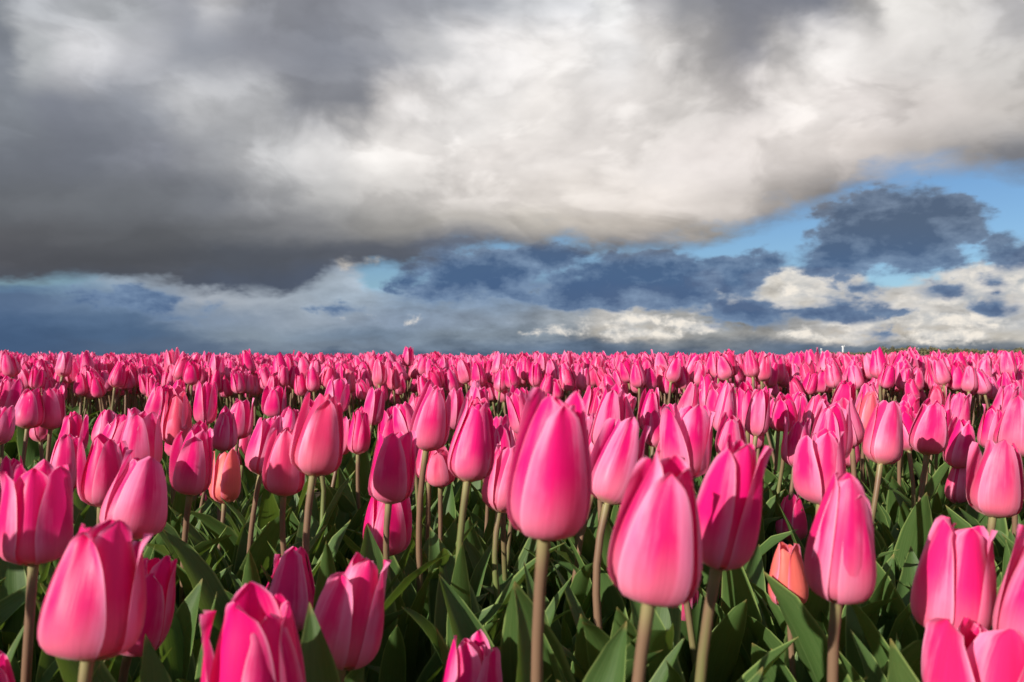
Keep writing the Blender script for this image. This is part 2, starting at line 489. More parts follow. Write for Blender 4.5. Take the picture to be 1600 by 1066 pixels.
def mesh_from(name, chunks):
    """chunks: (verts Nx3, faces, uv Nx2, material)"""
    vs, fs, us, mi, mats, off = [], [], [], [], [], 0
    for V, F, U, m in chunks:
        if m not in mats: mats.append(m)
        vs.append(V); us.append(U)
        fs.extend(tuple(i + off for i in f) for f in F)
        mi.extend([mats.index(m)] * len(F)); off += len(V)
    V = np.concatenate(vs); U = np.concatenate(us)
    me = bpy.data.meshes.new(name)
    me.from_pydata(V.tolist(), [], fs)
    for m in mats: me.materials.append(m)
    me.polygons.foreach_set('material_index', mi)
    me.polygons.foreach_set('use_smooth', [True] * len(fs))
    idx = np.empty(len(me.loops), dtype=np.int32); me.loops.foreach_get('vertex_index', idx)
    uvl = me.uv_layers.new(name='uv')
    uvl.data.foreach_set('uv', U[idx].astype(np.float32).ravel())
    me.update()
    return me


def petal_grid(rng, k, open_, nu, nv, outer, twist=0.0):
    """one tepal of a bloom of height 1; k its place round the cup"""
    ang = k * 2 * math.pi / 3 + (0.0 if outer else math.pi / 3) + rng.uniform(-0.20, 0.20)
    hgt = rng.uniform(0.88, 1.03) if outer else rng.uniform(0.90, 1.0)
    hinge = rng.uniform(-.03, .07) if outer else rng.uniform(-.03, .03)
    if outer and rng.random() < .22: hinge = rng.uniform(.08, .20)      # one tepal standing off the cup
    vv = 1 - (1 - np.linspace(0, 1, nv)) ** 1.15
    V0 = [0, .03, .08, .16, .28, .42, .56, .70, .82, .92, 1.0]
    R0 = [.035, .13, .210, .278, .314, .305, .274, .233, .189, .146, .104]
    Z0 = [0.0, .010, .036, .098, .220, .372, .525, .675, .805, .915, 1.0]
    W0 = [.06, .13, .205, .268, .312, .310, .282, .242, .190, .125, .014] if outer else [.06, .13, .20, .265, .32, .33, .312, .275, .222, .150, .016]
    r = np.interp(vv, V0, R0); z = np.interp(vv, V0, Z0); w = np.interp(vv, V0, W0)
    if nv > 8:      # round off the polyline
        for a in (r, z, w):
            a[1:-1] = (a[:-2] + 2 * a[1:-1] + a[2:]) / 4
    top = np.clip((vv - .35) / .65, 0, 1)
    r = r + open_ * top ** 1.5 * rng.uniform(0.6, 1.4) + hinge * np.clip(vv - .12, 0, 1)
    tip = np.clip((vv - .8) / .2, 0, 1)
    r = r + rng.uniform(-0.03, 0.06) * tip ** 2            # a few tips curl out
    w = w * rng.uniform(0.93, 1.05) * (0.94 if outer else 1.0)
    if outer: r = r + .007 * np.clip(vv * 5, 0, 1)
    if not outer: r = r - .016 - .01 * top; z = z + .012
    blunt = rng.uniform(0.0, 1.0)
    w = w + blunt * .045 * np.exp(-((vv - .94) / .05) ** 2)
    uu = np.linspace(-1, 1, nu)
    Ug, Vg = np.meshgrid(uu, vv)
    rr = r[:, None]; ww = w[:, None]; zz = z[:, None]
    c = np.maximum(rr * (0.93 if outer else 1.0), .135)       # curvature of the tepal
    ph = Ug * ww / c
    rad = rr - c + c * np.cos(ph); tan = c * np.sin(ph)
    topg = np.clip((Vg - .3) / .7, 0, 1)
    edge = np.abs(Ug) ** 2.5
    rad = rad + edge * (rng.uniform(.004, .026) + rng.uniform(-.015, .06) * topg) * (1 if outer else .4)
    # crease down the middle and soft lengthwise folds
    rad = rad - rng.uniform(-.012, .014) * np.exp(-(Ug / .20) ** 2) * np.clip(Vg * 3, 0, 1)
    p1, p2, p3 = rng.uniform(0, 6.28, 3)
    rad = rad + .011 * np.sin(Ug * 4.5 + p1 + 2.5 * Vg) * np.clip(Vg * 2, 0, 1) + .009 * np.sin(Vg * 8 + p2 + Ug * 2) * edge * topg
    zz = zz - .022 * np.abs(Ug) * np.sin(Vg * 3.1) + .010 * np.sin(Vg * 14 + p3) * edge * np.sign(Ug) * topg
    lean = rng.uniform(-.09, .09) + twist
    a2 = ang + lean * Vg * 2.0
    x = rad * np.cos(a2) - tan * np.sin(a2)
    y = rad * np.sin(a2) + tan * np.cos(a2)
    pts = np.stack([x, y, zz * hgt], -1).reshape(-1, 3)
    uv = np.stack([(Ug + 1) / 2, Vg], -1).reshape(-1, 2)
    return pts, grid_faces(nu, nv), uv


def foot_chunk(ns=8):
    prof = [(0.030, -.010), (.055, .004), (.050, .03), (.036, .12), (.040, .20), (.012, .23)]
    V, U = [], []
    for j, (r, z) in enumerate(prof):
        for i in range(ns):
            a = 2 * math.pi * i / ns
            V.append((r * math.cos(a), r * math.sin(a), z)); U.append((i / ns, j / 5))
    return np.array(V), grid_faces(ns, len(prof), wrap=True), np.array(U), MAT_OVARY


def tube_chunk(p0, p3, d0, d3, r0, r1, ns=8, nv=10, wob=0.0, rng=None):
    """stem from p0 (leaving along d0) to p3 (arriving along d3)"""
    p0, p3, d0, d3 = map(np.array, (p0, p3, d0, d3))
    L = np.linalg.norm(p3 - p0)
    b1 = p0 + d0 * L * .4; b2 = p3 - d3 * L * .35
    V, U = [], []
    for j in range(nv):
        t = j / (nv - 1)
        c = (1 - t) ** 3 * p0 + 3 * (1 - t) ** 2 * t * b1 + 3 * (1 - t) * t * t * b2 + t ** 3 * p3
        r = r0 + (r1 - r0) * t
        if t > .9: r *= 1 + (t - .9) * 1.6
        for i in range(ns):
            a = 2 * math.pi * i / ns
            V.append((c[0] + r * math.cos(a), c[1] + r * math.sin(a), c[2])); U.append((i / ns, t))
    return np.array(V), grid_faces(ns, nv, wrap=True), np.array(U), MAT_STEM


def leaf_chunk(rng, az_, L, W, th0, th1, nu=7, nv=13, z0=0.0, twist=None):
    """a broad tulip leaf clasping the stem at z0, rising and arching over towards az_"""
    s = np.linspace(0, 1, nv)
    th = th0 + (th1 - th0) * s ** rng.uniform(1.4, 2.6)
    ds = L / (nv - 1)
    hor = np.concatenate([[0], np.cumsum(np.sin((th[1:] + th[:-1]) / 2) * ds)]) + .005
    ver = np.concatenate([[0], np.cumsum(np.cos((th[1:] + th[:-1]) / 2) * ds)]) + z0
    bend = rng.uniform(-.5, .5)
    phi = az_ + bend * s ** 1.5
    cx = np.cumsum(np.concatenate([[0], np.diff(hor)]) * np.cos(phi)) + .005 * math.cos(az_)
    cy = np.cumsum(np.concatenate([[0], np.diff(hor)]) * np.sin(phi)) + .005 * math.sin(az_)
    w = W * .5 * np.interp(s, [0, .08, .22, .42, .60, .75, .88, .96, 1], [.30, .48, .82, 1.0, .92, .72, .40, .16, .01])
    tw = (rng.uniform(-.9, .9) if twist is None else twist) * s ** 1.3
    fold = np.interp(s, [0, .25, .7, 1], [1.15, .55, .32, .5]) * rng.uniform(.7, 1.3)
    p1, p2 = rng.uniform(0, 6.28, 2); amp = rng.uniform(.05, .16)
    V, U = [], []
    for j in range(nv):
        T = np.array([math.sin(th[j]) * math.cos(phi[j]), math.sin(th[j]) * math.sin(phi[j]), math.cos(th[j])])
        side = np.array([-math.sin(phi[j]), math.cos(phi[j]), 0.0])
        nor = np.cross(T, side) * -1.0           # towards the upper, inner face
        if nor[2] < 0 and th[j] > .2: nor = -nor
        cs, sn = math.cos(tw[j]), math.sin(tw[j])
        side, nor = side * cs + nor * sn, nor * cs - side * sn
        for i in range(nu):
            q = -1 + 2 * i / (nu - 1)
            f = fold[j] * abs(q) ** .8
            off = side * (q * w[j] * math.cos(f * .8)) + nor * (abs(q) * w[j] * math.sin(f))
            off = off + nor * (amp * w[j] * q * q * math.sin(s[j] * 11 + (p1 if q < 0 else p2)))
            V.append((cx[j] + off[0], cy[j] + off[1], max(ver[j] + off[2], .004))); U.append((i / (nu - 1), s[j]))
    return np.array(V), grid_faces(nu, nv), np.array(U), MAT_LEAF


def leaf_set(rng, n, hi, **kw):
    out_, a = [], rng.uniform(0, 6.28)
    for i in range(n):
        a += 2 * math.pi / n + rng.uniform(-.6, .6)
        L = hi * (rng.uniform(.80, 1.10) if i < 2 else rng.uniform(.6, .9))
        W = rng.uniform(.034, .060) if i < 2 else rng.uniform(.020, .034)
        out_.append(leaf_chunk(rng, a, L, W, rng.uniform(.05, .22), rng.uniform(.35, 1.25), z0=(0.0 if i < 2 else hi * .16), **kw))
    return out_


def link(name, me, parent=None, loc=None):
    o = bpy.data.objects.new(name, me)
    COL.objects.link(o)
    if parent is not None: o.parent = parent
    if loc is not None: o.location = loc
    return o


# ------------------------------------------------------------------ the ground
def ground_mesh():
    rng = np.random.default_rng(4)
    ys = np.concatenate([np.linspace(-9000, -20, 8), np.linspace(-4, 6, 101), np.geomspace(7, 9000, 22)])
    xs = np.concatenate([-np.geomspace(9000, 4, 18), np.linspace(-3, 3, 61), np.geomspace(4, 9000, 18)])
    X, Y = np.meshgrid(xs, ys)
    near = np.exp(-((X / 2.6) ** 4)) * np.exp(-(((Y - 1) / 3.6) ** 6))
    Z = rng.normal(0, .006, X.shape) * near
    V = np.stack([X, Y, Z], -1).reshape(-1, 3)
    return mesh_from('ground', [(V, grid_faces(len(xs), len(ys)), V[:, :2], MAT_SOIL)])


g = link('ground', ground_mesh())
g['kind'] = 'structure'; g['label'] = 'dark bare soil of the tulip field'

# ------------------------------------------------------------------ tulips of the near bed, one by one
# (tip column, tip row, foot column, foot row, width) in pixels of the photograph give direction and size;
# the true height of the bloom (about 68 mm) then gives its distance.  pale, warm: tint.  open: spread of the tips
HEROES = [
    (172, 806, 142, 1027, 172, .25, .05, .05, 'broad deep pink tulip with splayed tips, lowest full bloom in left corner'),
    (250, 862, 207, 1010, 100, .10, .00, .02, 'deep pink tulip half hidden behind the broad bloom in lower left corner'),
    (66, 716, 56, 881, 122, .15, .00, .10, 'shaded magenta tulip on thick brown stem at the left edge'),
    (228, 708, 205, 842, 108, .75, .00, .00, 'pale pointed pink tulip leaning over the broad lower left bloom'),
    (-22, 1018, -30, 1200, 130, .10, .00, .04, 'deep pink tulip cut off by the bottom left corner'),
    (404, 926, 400, 1150, 166, .15, .00, .07, 'large blurred pink tulip cut by bottom edge, left of centre'),
    (462, 852, 448, 985, 98, .35, .00, .00, 'rounded pink tulip just behind the large bloom cut by bottom edge'),
    (574, 866, 536, 1037, 110, .55, .05, .00, 'pink tulip leaning right, low over leaves, left of centre'),
    (606, 762, 603, 868, 76, .30, .00, .05, 'small shaded magenta tulip above the low leaning bloom'),
    (738, 990, 728, 1165, 112, .45, .00, .06, 'pink tulip cut by bottom edge near the middle, tips apart'),
    (872, 618, 850, 838, 136, .45, .00, .02, 'large egg-shaped pink tulip on a straight brown stem, centre'),
    (1052, 706, 1013, 936, 158, .55, .05, .03, 'large leaning pink tulip with white streaks, right of centre'),
    (1160, 682, 1118, 885, 108, .10, .00, .04, 'tall shaded magenta tulip behind the large leaning streaked bloom'),
    (1326, 742, 1304, 936, 112, .60, .05, .00, 'plump pale pink tulip on bare straight stem beside orange bud'),
    (1226, 846, 1230, 945, 64, .10, 1.0, .00, 'small orange tulip bud on a light green stem'),
    (1506, 815, 1474, 992, 126, .40, .05, .02, 'pink tulip with twisted pointed tip, low at right'),
    (1552, 968, 1520, 1160, 170, .30, .10, .10, 'blurred pink tulip in the bottom right corner, tips frayed'),
    (1640, 835, 1600, 1030, 120, .65, .00, .04, 'blurred pale pink tulip cut off by right edge, low down'),
    (1066, 858, 1052, 972, 78, .05, .00, .00, 'magenta tulip mostly hidden under the large leaning streaked bloom'),
    (1122, 850, 1118, 932, 52, .20, .00, .00, 'small pink tulip behind the brown stem of shaded magenta bloom'),
    (1236, 768, 1234, 845, 50, .20, .10, .00, 'narrow pink tulip squeezed behind the plump pale bloom'),
    (985, 652, 948, 786, 86, .70, .00, .02, 'pale pink tulip leaning right beside the large central bloom'),
    (962, 602, 944, 705, 58, .70, .00, .05, 'narrow pale tulip behind the one leaning beside the central bloom'),
    (512, 616, 490, 743, 88, .30, .25, .03, 'tall salmon pink tulip with one lifted side petal, left middle'),
    (684, 597, 666, 704, 63, .65, .05, .00, 'pointed light pink tulip standing high on a thin stem'),
    (750, 626, 730, 752, 80, .15, .00, .01, 'shaded deep pink tulip left of the large central bloom'),
    (562, 636, 560, 710, 36, .05, .00, .00, 'slim magenta tulip right of the tall salmon one'),
    (622, 672, 608, 786, 82, .40, .00, .10, 'opened pink tulip with two tall points, left of centre'),
    (800, 694, 780, 800, 68, .55, .10, .00, 'pink tulip peeping out left of the large central bloom'),
    (452, 668, 444, 774, 70, .60, .25, .02, 'pale salmon tulip lower left of the tall salmon one'),
    (428, 648, 408, 742, 62, .70, .00, .03, 'pale pink tulip leaning over the pale salmon one'),
    (312, 667, 298, 772, 63, .50, .00, .04, 'pink tulip with open tips on a long thin stem, left'),
    (356, 703, 352, 786, 52, .30, .90, .04, 'small salmon orange tulip with short split tips, left'),
    (166, 679, 160, 791, 70, .25, .05, .03, 'upright deep pink tulip between pale ones, left'),
    (224, 638, 218, 738, 72, .80, .00, .06, 'pale lilac pink open tulip behind the pale pointed one'),
    (168, 640, 164, 698, 42, .60, .00, .00, 'small pale tulip tip beside the lilac pink open one'),
    (108, 678, 102, 768, 54, .55, .00, .06, 'pink tulip above the shaded one at the left edge'),
    (120, 645, 112, 712, 42, .30, .00, .02, 'dark rimmed pink tulip behind two others, far left'),
    (52, 603, 44, 670, 47, .25, .00, .00, 'rounded deep pink tulip high at the left edge'),
    (86, 604, 80, 671, 44, .60, .10, .03, 'pale tulip pressed against the rounded deep pink one, left edge'),
    (16, 587, 8, 647, 40, .55, .00, .02, 'pale tulip in the corner under the horizon, left edge'),
    (282, 614, 276, 696, 50, .25, .40, .02, 'salmon tinted upright tulip at the bed edge, left'),
    (326, 597, 320, 664, 38, .20, .00, .02, 'high deep pink tulip beside the salmon tinted one, left'),
    (380, 619, 372, 686, 46, .55, .00, .05, 'light pink tulip right of the high deep pink one'),
    (386, 666, 380, 726, 36, .50, .20, .00, 'slim pale tulip between open pink and pale salmon blooms'),
    (24, 712, 22, 803, 42, .40, .00, .03, 'slim pink tulip beside the shaded bloom, left edge'),
    (332, 756, 330, 805, 36, .20, .00, .00, 'little magenta tulip low behind the salmon orange one'),
    (1084, 630, 1068, 746, 88, .65, .00, .12, 'wide open pale tulip with shadowed lower half, right of centre'),
    (1138, 596, 1128, 677, 40, .45, .00, .00, 'oval pink tulip behind the wide open pale one'),
    (1018, 606, 1012, 676, 32, .50, .00, .00, 'slim light pink tulip right of the two leaning pale ones'),
    (1192, 604, 1180, 682, 38, .50, .00, .03, 'half shaded tulip right of the oval pink one'),
    (1290, 670, 1279, 788, 82, .45, .05, .05, 'pink tulip with shadowed flank above the narrow one, right'),
    (1300, 622, 1294, 722, 64, .50, .00, .02, 'pink tulip rising behind the one with shadowed flank'),
    (1250, 654, 1240, 730, 46, .60, .00, .02, 'pale tulip left of the one with shadowed flank'),
    (1388, 628, 1374, 725, 64, .60, .10, .06, 'flaring pale pink tulip with dark shadow at its foot, right'),
    (1360, 612, 1350, 678, 40, .30, .60, .01, 'salmon tulip leaning over the flaring pale one, right'),
    (1456, 625, 1446, 710, 61, .45, .05, .00, 'round-bellied pink tulip on brown stem, right'),
    (1506, 652, 1494, 732, 50, .45, .00, .02, 'half shadowed tulip between round-bellied and right edge blooms'),
    (1566, 688, 1548, 807, 84, .55, .15, .04, 'large salmon pink tulip with many folds, right edge'),
    (1508, 709, 1500, 790, 54, .45, .15, .02, 'slim tulip pressed against the large folded one, right edge'),
    (1596, 621, 1588, 714, 68, .45, .10, .03, 'salmon pink tulip cut by the right edge, middle height'),
    (1552, 632, 1546, 702, 44, .35, .00, .03, 'deep pink tulip left of the one cut by right edge'),
    (1500, 612, 1490, 676, 42, .60, .00, .05, 'pale tulip with spread tips above the half shadowed one, right'),
    (1434, 572, 1428, 611, 27, .50, .10, .02, 'small light tulip above the round-bellied one, right'),
    (1346, 573, 1338, 611, 32, .55, .10, .02, 'small leaning pale tulip above the salmon one, right'),
    (1250, 610, 1244, 666, 38, .45, .00, .02, 'pink tulip left of the one rising behind, right'),
    (434, 603, 428, 652, 38, .20, .00, .05, 'deep pink tulip left of the tall salmon one, bed edge'),
    (530, 588, 522, 646, 46, .50, .00, .08, 'open pale tulip peeping over the tall salmon one'),
    (754, 604, 748, 660, 32, .40, .00, .02, 'pink tulip tip rising behind the shaded deep pink one'),
    (614, 638, 610, 698, 46, .30, .00, .10, 'open magenta tulip above the one with two tall points'),
    (716, 606, 706, 672, 36, .60, .00, .03, 'pale tulip right behind the pointed light pink one'),
    (640, 541, 637, 573, 19, .20, .00, .01, 'tall deep pink tulip standing clear above the horizon, centre'),
    (584, 554, 582, 587, 20, .30, .10, .01, 'tall pink tulip near the horizon, left of centre'),
    (694, 557, 692, 592, 21, .30, .10, .01, 'pink tulip near the horizon, right of the tallest one'),
    (1396, 549, 1393, 586, 22, .50, .20, .01, 'light salmon tulip reaching the horizon near the far trees'),
    (1424, 542, 1421, 566, 13, .40, .00, .01, 'tall tulip breaking the horizon beside the far trees'),
]
PY = np.random.default_rng(20)
pr = random.Random(8)


def pix(px, row, d):
    """point of the scene at forward distance d in the direction of a pixel"""
    return Vector(((px - 800.0) / FPX * d, d, CAM_H - (row - YH) / FPX * d))


def tint(o, pale_, warm_, seed_):
    o['pale'] = float(pale_); o['warm'] = float(warm_); o['seed'] = float(seed_)


def frame_of(axis, yaw):
    q = Vector((0, 0, 1)).rotation_difference(axis.normalized())
    return q @ Quaternion((0, 0, 1), yaw)


BLOOMS = [(.068 * FPX / math.hypot(b[3] - b[1], b[2] - b[0]), (b[0] + b[2]) / 2, b[4], b[1], b[3]) for b in HEROES]
near_feet = []          # (x, y, distance, half width px, top row, foot row, column) of blooms set so far
n_ind = 0
for (xt, yt, xb, yb, wpx, pale_, warm_, open_, label) in HEROES:
    hpx = math.hypot(yb - yt, xb - xt)
    H = pr.uniform(.066, .070) * (.77 if 'bud' in label.split() and warm_ > .9 else 1.0)
    d = H * FPX / hpx
    top = pix(xt, yt, d + pr.uniform(-.012, .012)); base = pix(xb, yb, d)
    axis = top - base
    size = axis.length
    root = Vector((base.x + pr.uniform(-.02, .02) - axis.x * .25, base.y + pr.uniform(-.015, .03), 0))
    t = bpy.data.objects.new('tulip', None); COL.objects.link(t)
    t.empty_display_size = .02; t.location = root
    t['label'] = label; t['category'] = 'tulip'; t['group'] = 'pink tulips of the near bed'
    sd = pr.random()
    lb = base - root
    up = axis.normalized()
    hero = d < .8
    if d < 2:
        stem = link('stem', mesh_from('stem', [tube_chunk((0, 0, 0), lb, (0, 0, 1), up, .0033, .0028 * (size / .068), 10, 12)]), t)
    else:
        stem = link('stem', mesh_from('stem', [tube_chunk((0, 0, 0), lb, (0, 0, 1), up, .0036, .0031, 6, 5)]), t)
    tint(stem, 0, 0, sd)
    rng = np.random.default_rng(1000 + n_ind)
    fl = link('flower', mesh_from('flower', [foot_chunk()]), t)
    fl.rotation_mode = 'QUATERNION'
    yaw = pr.uniform(0, 2.1)
    fl.location = lb; fl.rotation_quaternion = frame_of(axis, yaw)
    wide = (wpx / hpx) / .695 / (1 + open_ * .8)
    wide = min(max(wide, .72), 1.25)
    fl.scale = (size * wide, size * wide, size)
    for k in range(6):
        nu, nv = (13, 19) if d < .62 else ((9, 13) if d < 2 else (5, 8))
        ch = petal_grid(rng, k % 3, open_, nu, nv, k >= 3, 0.05 * pr.uniform(-1, 1))
        pe = link('petal', mesh_from('petal', [(*ch, MAT_PETAL)]), fl)
        tint(pe, min(1, max(0, pale_ + pr.uniform(-.15, .15))), warm_, sd + k * .137)
    kw = {} if hero else {'nu': 5, 'nv': 9}
    leaves = leaf_set(rng, 5 if d < .75 else 4, base.z * .86, **kw)
    for q in range(len(leaves)):
        for trial in range(8):      # no leaf grows across a bloom that the photo shows free
            W3 = leaves[q][0] + np.array(root)
            if not any(((W3[:, 1] < D_ - .01) & (np.abs(800 + W3[:, 0] / W3[:, 1] * FPX - C_) < W_ * .5) & (YH + (CAM_H - W3[:, 2]) / W3[:, 1] * FPX < F_ - 6)
                        & (YH + (CAM_H - W3[:, 2]) / W3[:, 1] * FPX > T_)).any() for D_, C_, W_, T_, F_ in BLOOMS): break
            leaves[q] = leaf_set(rng, 2, base.z * (.84 - .05 * trial), **kw)[0]
    for ch in leaves:
        lf = link('leaf', mesh_from('leaf', [ch]), t); tint(lf, 0, 0, pr.random())
    near_feet.append((base.x, base.y, d, wpx / 2, yt, yb, (xt + xb) / 2))
    n_ind += 1

# ------------------------------------------------------------------ plants that repeat: variants with parts
N_VAR = 12


class Plant: pass


def make_variant(i, nu, nv, leaf_n, lnu, lnv, ns):
    """a plant 0.33 m tall standing at the origin"""
    rng = np.random.default_rng(300 + i)
    p = Plant()
    p.h = rng.uniform(.062, .072); foot_z = .277
    p.bend = Vector((rng.uniform(-.03, .03), rng.uniform(-.03, .03), foot_z))
    axis = Vector((rng.uniform(-.30, .30), rng.uniform(-.30, .30), 1)).normalized()
    p.q = frame_of(axis, rng.uniform(0, 6.28))
    p.wide = rng.uniform(.80, 1.02)
    op = float(rng.choice([.0, .0, .01, .02, .03, .05, .09]))
    p.petals = [petal_grid(rng, k % 3, op, nu, nv, k >= 3) for k in range(6)]
    p.stem = tube_chunk((0, 0, 0), p.bend, (0, 0, 1), axis, .0037, .0031, ns, 6)
    p.leaves = leaf_set(rng, leaf_n, .215, nu=lnu, nv=lnv)
    return p


def place_np(pts, p):
    Mx = np.array(Matrix.LocRotScale(p.bend, p.q, Vector((p.h * p.wide, p.h * p.wide, p.h))))
    return pts @ Mx[:3, :3].T + Mx[:3, 3]


parts_var = [make_variant(i, 7, 10, 3, 5, 8, 7) for i in range(N_VAR)]
for p in parts_var:
    p.petal_me = [mesh_from('petal', [(*c_, MAT_PETAL)]) for c_ in p.petals]
    p.stem_me = mesh_from('stem', [p.stem])
    p.leaf_me = [mesh_from('leaf', [c_]) for c_ in p.leaves]
    p.foot_me = mesh_from('flower', [foot_chunk(6)])


def bed_gap(x, y):
    """bare strip between the near bed and the wide field behind it"""
    lo = 1.36 + .05 * math.sin(x * 2.1); hi = 2.12 + .06 * math.sin(x * 1.7 + 1) - .10 * x
    return lo < y < hi


# where the rest of the field grows
def scatter(n, region, mind, rng_, taken):
    cell = mind; grid = {}
    for (x, y) in taken: grid.setdefault((int(x // cell), int(y // cell)), []).append((x, y))
    pts = []
    for _ in range(n):
        x, y = region(rng_)
        cx, cy = int(x // cell), int(y // cell)
        if any((x - a) ** 2 + (y - b) ** 2 < mind * mind for i in (-1, 0, 1) for j in (-1, 0, 1) for a, b in grid.get((cx + i, cy + j), ())): continue
        grid.setdefault((cx, cy), []).append((x, y)); pts.append((x, y))
    return pts


rs = random.Random(5)
taken = [(a, b) for a, b, *_ in near_feet]
view_k = 800.0 / FPX
cands = []
# back part of the near bed, between and behind the blooms placed above
for x, y in scatter(2400, lambda r: (r.uniform(-1.15, 1.15), r.uniform(.64, 1.40)), .048, rs, taken):
    if abs(x) > view_k * y + .03 or bed_gap(x, y): continue
    z = rs.uniform(.80, .985)
    foot = CAM_H and YH + (CAM_H - .280 * z) / y * FPX; topr = YH + (CAM_H - .348 * z) / y * FPX
    col = 800 + x / y * FPX; hw = .022 / y * FPX
    if (y < .84 and (foot > 738 or rs.random() < .35)) or any(d > y - .02 and abs(col - c_) < (hw + w_) * .55 and topr < f_ and foot > t_ for (_, _, d, w_, t_, f_, c_) in near_feet): continue
    cands.append((x, y, z))
n_near = len(cands)
# front of the wide field: planted in rows that run along the gap
ROWS = []
for r in range(28):
    off = 2.10 + r * .090; xx = -view_k * (off + .6) - .2; row_ = []
    while xx < view_k * (off + .6) + .2:
        xx += rs.uniform(.030, .055)
        yy = off - .10 * xx + .05 * math.sin(xx * 1.7 + 1) + rs.gauss(0, .022)
        if abs(xx) < view_k * yy + .02: row_.append((xx, yy, min(rs.gauss(1.0, .070), 1.135)))
    ROWS.append(row_)
ONES = 'first second third fourth fifth sixth seventh eighth ninth tenth eleventh twelfth thirteenth fourteenth fifteenth sixteenth seventeenth eighteenth nineteenth'.split()
TENS = {2: 'twent', 3: 'thirt', 4: 'fort', 5: 'fift', 6: 'sixt', 7: 'sevent', 8: 'eight', 9: 'ninet'}


def nth(n):
    if n < 20: return ONES[n - 1]
    return TENS[n // 10] + ('ieth' if n % 10 == 0 else 'y-' + ONES[n % 10 - 1])


def plant_thing(x, y, z, where, group):
    p = rs.choice(parts_var)
    t = bpy.data.objects.new('tulip', None); COL.objects.link(t); t.empty_display_size = .02
    t.location = (x, y, 0); t.rotation_euler = (rs.gauss(0, .05), rs.gauss(0, .05), rs.uniform(0, 6.28)); t.scale = (1, 1, z) if False else (z, z, z)
    sd = rs.random(); pl = min(1, max(0, rs.gauss(.40, .27))); wm = max(0, rs.gauss(.02, .12))
    look = 'salmon pink' if wm > .17 else ('pale pink' if pl > .55 else ('deep pink' if pl < .28 else 'pink'))
    t['label'] = look + ' tulip, ' + where; t['category'] = 'tulip'; t['group'] = group
    s_ = link('stem', p.stem_me, t); tint(s_, 0, 0, sd)
    f_ = link('flower', p.foot_me, t)
    f_.rotation_mode = 'QUATERNION'; f_.location = p.bend; f_.rotation_quaternion = p.q; f_.scale = (p.h * p.wide, p.h * p.wide, p.h)
    for k, me in enumerate(p.petal_me):
        e = link('petal', me, f_); tint(e, pl, wm, sd + k * .137)
    for me in p.leaf_me:
        e = link('leaf', me, t); tint(e, 0, 0, rs.random())


rest = []
budget = 300 - len(HEROES)
cands.sort(key=lambda c_: c_[0] / c_[1])
for i, (x, y, z) in enumerate(cands):
    plant_thing(x, y, z, nth(i + 1) + ' from left of the smaller ones crowding the near bed', 'smaller tulips crowding the back of the near bed')
    budget -= 1
for r, row_ in enumerate(ROWS):
    row_.sort(key=lambda c_: c_[0] / c_[1])
    for i, (x, y, z) in enumerate(row_):
        if budget <= 0: rest.append((x, y, z)); continue
        plant_thing(x, y, z, nth(i + 1) + ' from left in the ' + nth(r + 1) + ' row beyond the dark gap', nth(r + 1) + ' tulip row beyond the dark gap')
        budget -= 1

# ------------------------------------------------------------------ the rest of the field, too many to count
FIELD = []      # x, y, scale
FIELD += rest
view_w = 0.95


def add(n, x0, x1, y0, y1, mind, keep):
    for x, y in scatter(n, lambda r: (r.uniform(x0, x1), r.uniform(y0, y1)), mind, rs, taken):
        if keep(x, y): FIELD.append((x, y, min(rs.gauss(1.0, .070), 1.135)))


# beside and behind the camera: the bed goes on (kept clear of the lens)
add(4200, -3.2, 3.2, -1.9, 1.36, .085, lambda x, y: abs(x) > view_k * max(y, 0) + .10 + (.0 if y > .2 else 0) and (x * x + y * y) > .30 ** 2)
add(6000, -4.5, 4.5, 2.0, 4.7, .07, lambda x, y: abs(x) > view_k * y + .05 and not bed_gap(x, y))
add(24000, -9, 9, 4.45, 9, .055, lambda x, y: abs(x) < view_w * y)
add(40000, -19, 19, 9, 20, .072, lambda x, y: abs(x) < view_w * y)
add(26000, -56, 56, 20, 60, .2, lambda x, y: abs(x) < view_w * y)
add(9000, -120, 120, 60, 120, .5, lambda x, y: abs(x) < view_w * y)

# the plants just out of view leave the sun free on the foremost blooms, as in the photo
SH = Vector((math.sin(SUN_AZ), math.cos(SUN_AZ)))
def shades(x, y):
    for k in (0, 3, 5, 7, 10, 11, 13, 15):
        r_ = Vector((x - near_feet[k][0], y - near_feet[k][1])); a_ = r_.dot(SH)
        if 0 < a_ < .45 and abs(r_.x * SH.y - r_.y * SH.x) < .048: return True
    return False
FIELD = [f_ for f_ in FIELD if f_[1] > 1.4 or not shades(f_[0], f_[1])]

var_col = bpy.data.collections.new('plant_variants')        # not linked: only instanced by the field
for i in range(N_VAR):
    p = make_variant(40 + i, 5, 7, 3, 3, 6, 5)
    chunks = [(place_np(c_[0], p), c_[1], c_[2], MAT_PETAL) for c_ in p.petals] + [p.stem] + list(p.leaves)
    o = bpy.data.objects.new('plant_variant', mesh_from('plant_variant', chunks))
    var_col.objects.link(o)

fm = bpy.data.meshes.new('tulip_field')
nF = len(FIELD)
A = np.array(FIELD)
co = np.column_stack([A[:, 0], A[:, 1], np.zeros(nF)])
fm.from_pydata(co.tolist(), [], [])
rg = np.random.default_rng(77)


def attr(name, typ, data, field='value'):
    a = fm.attributes.new(name, typ, 'POINT'); a.data.foreach_set(field, np.asarray(data).ravel())


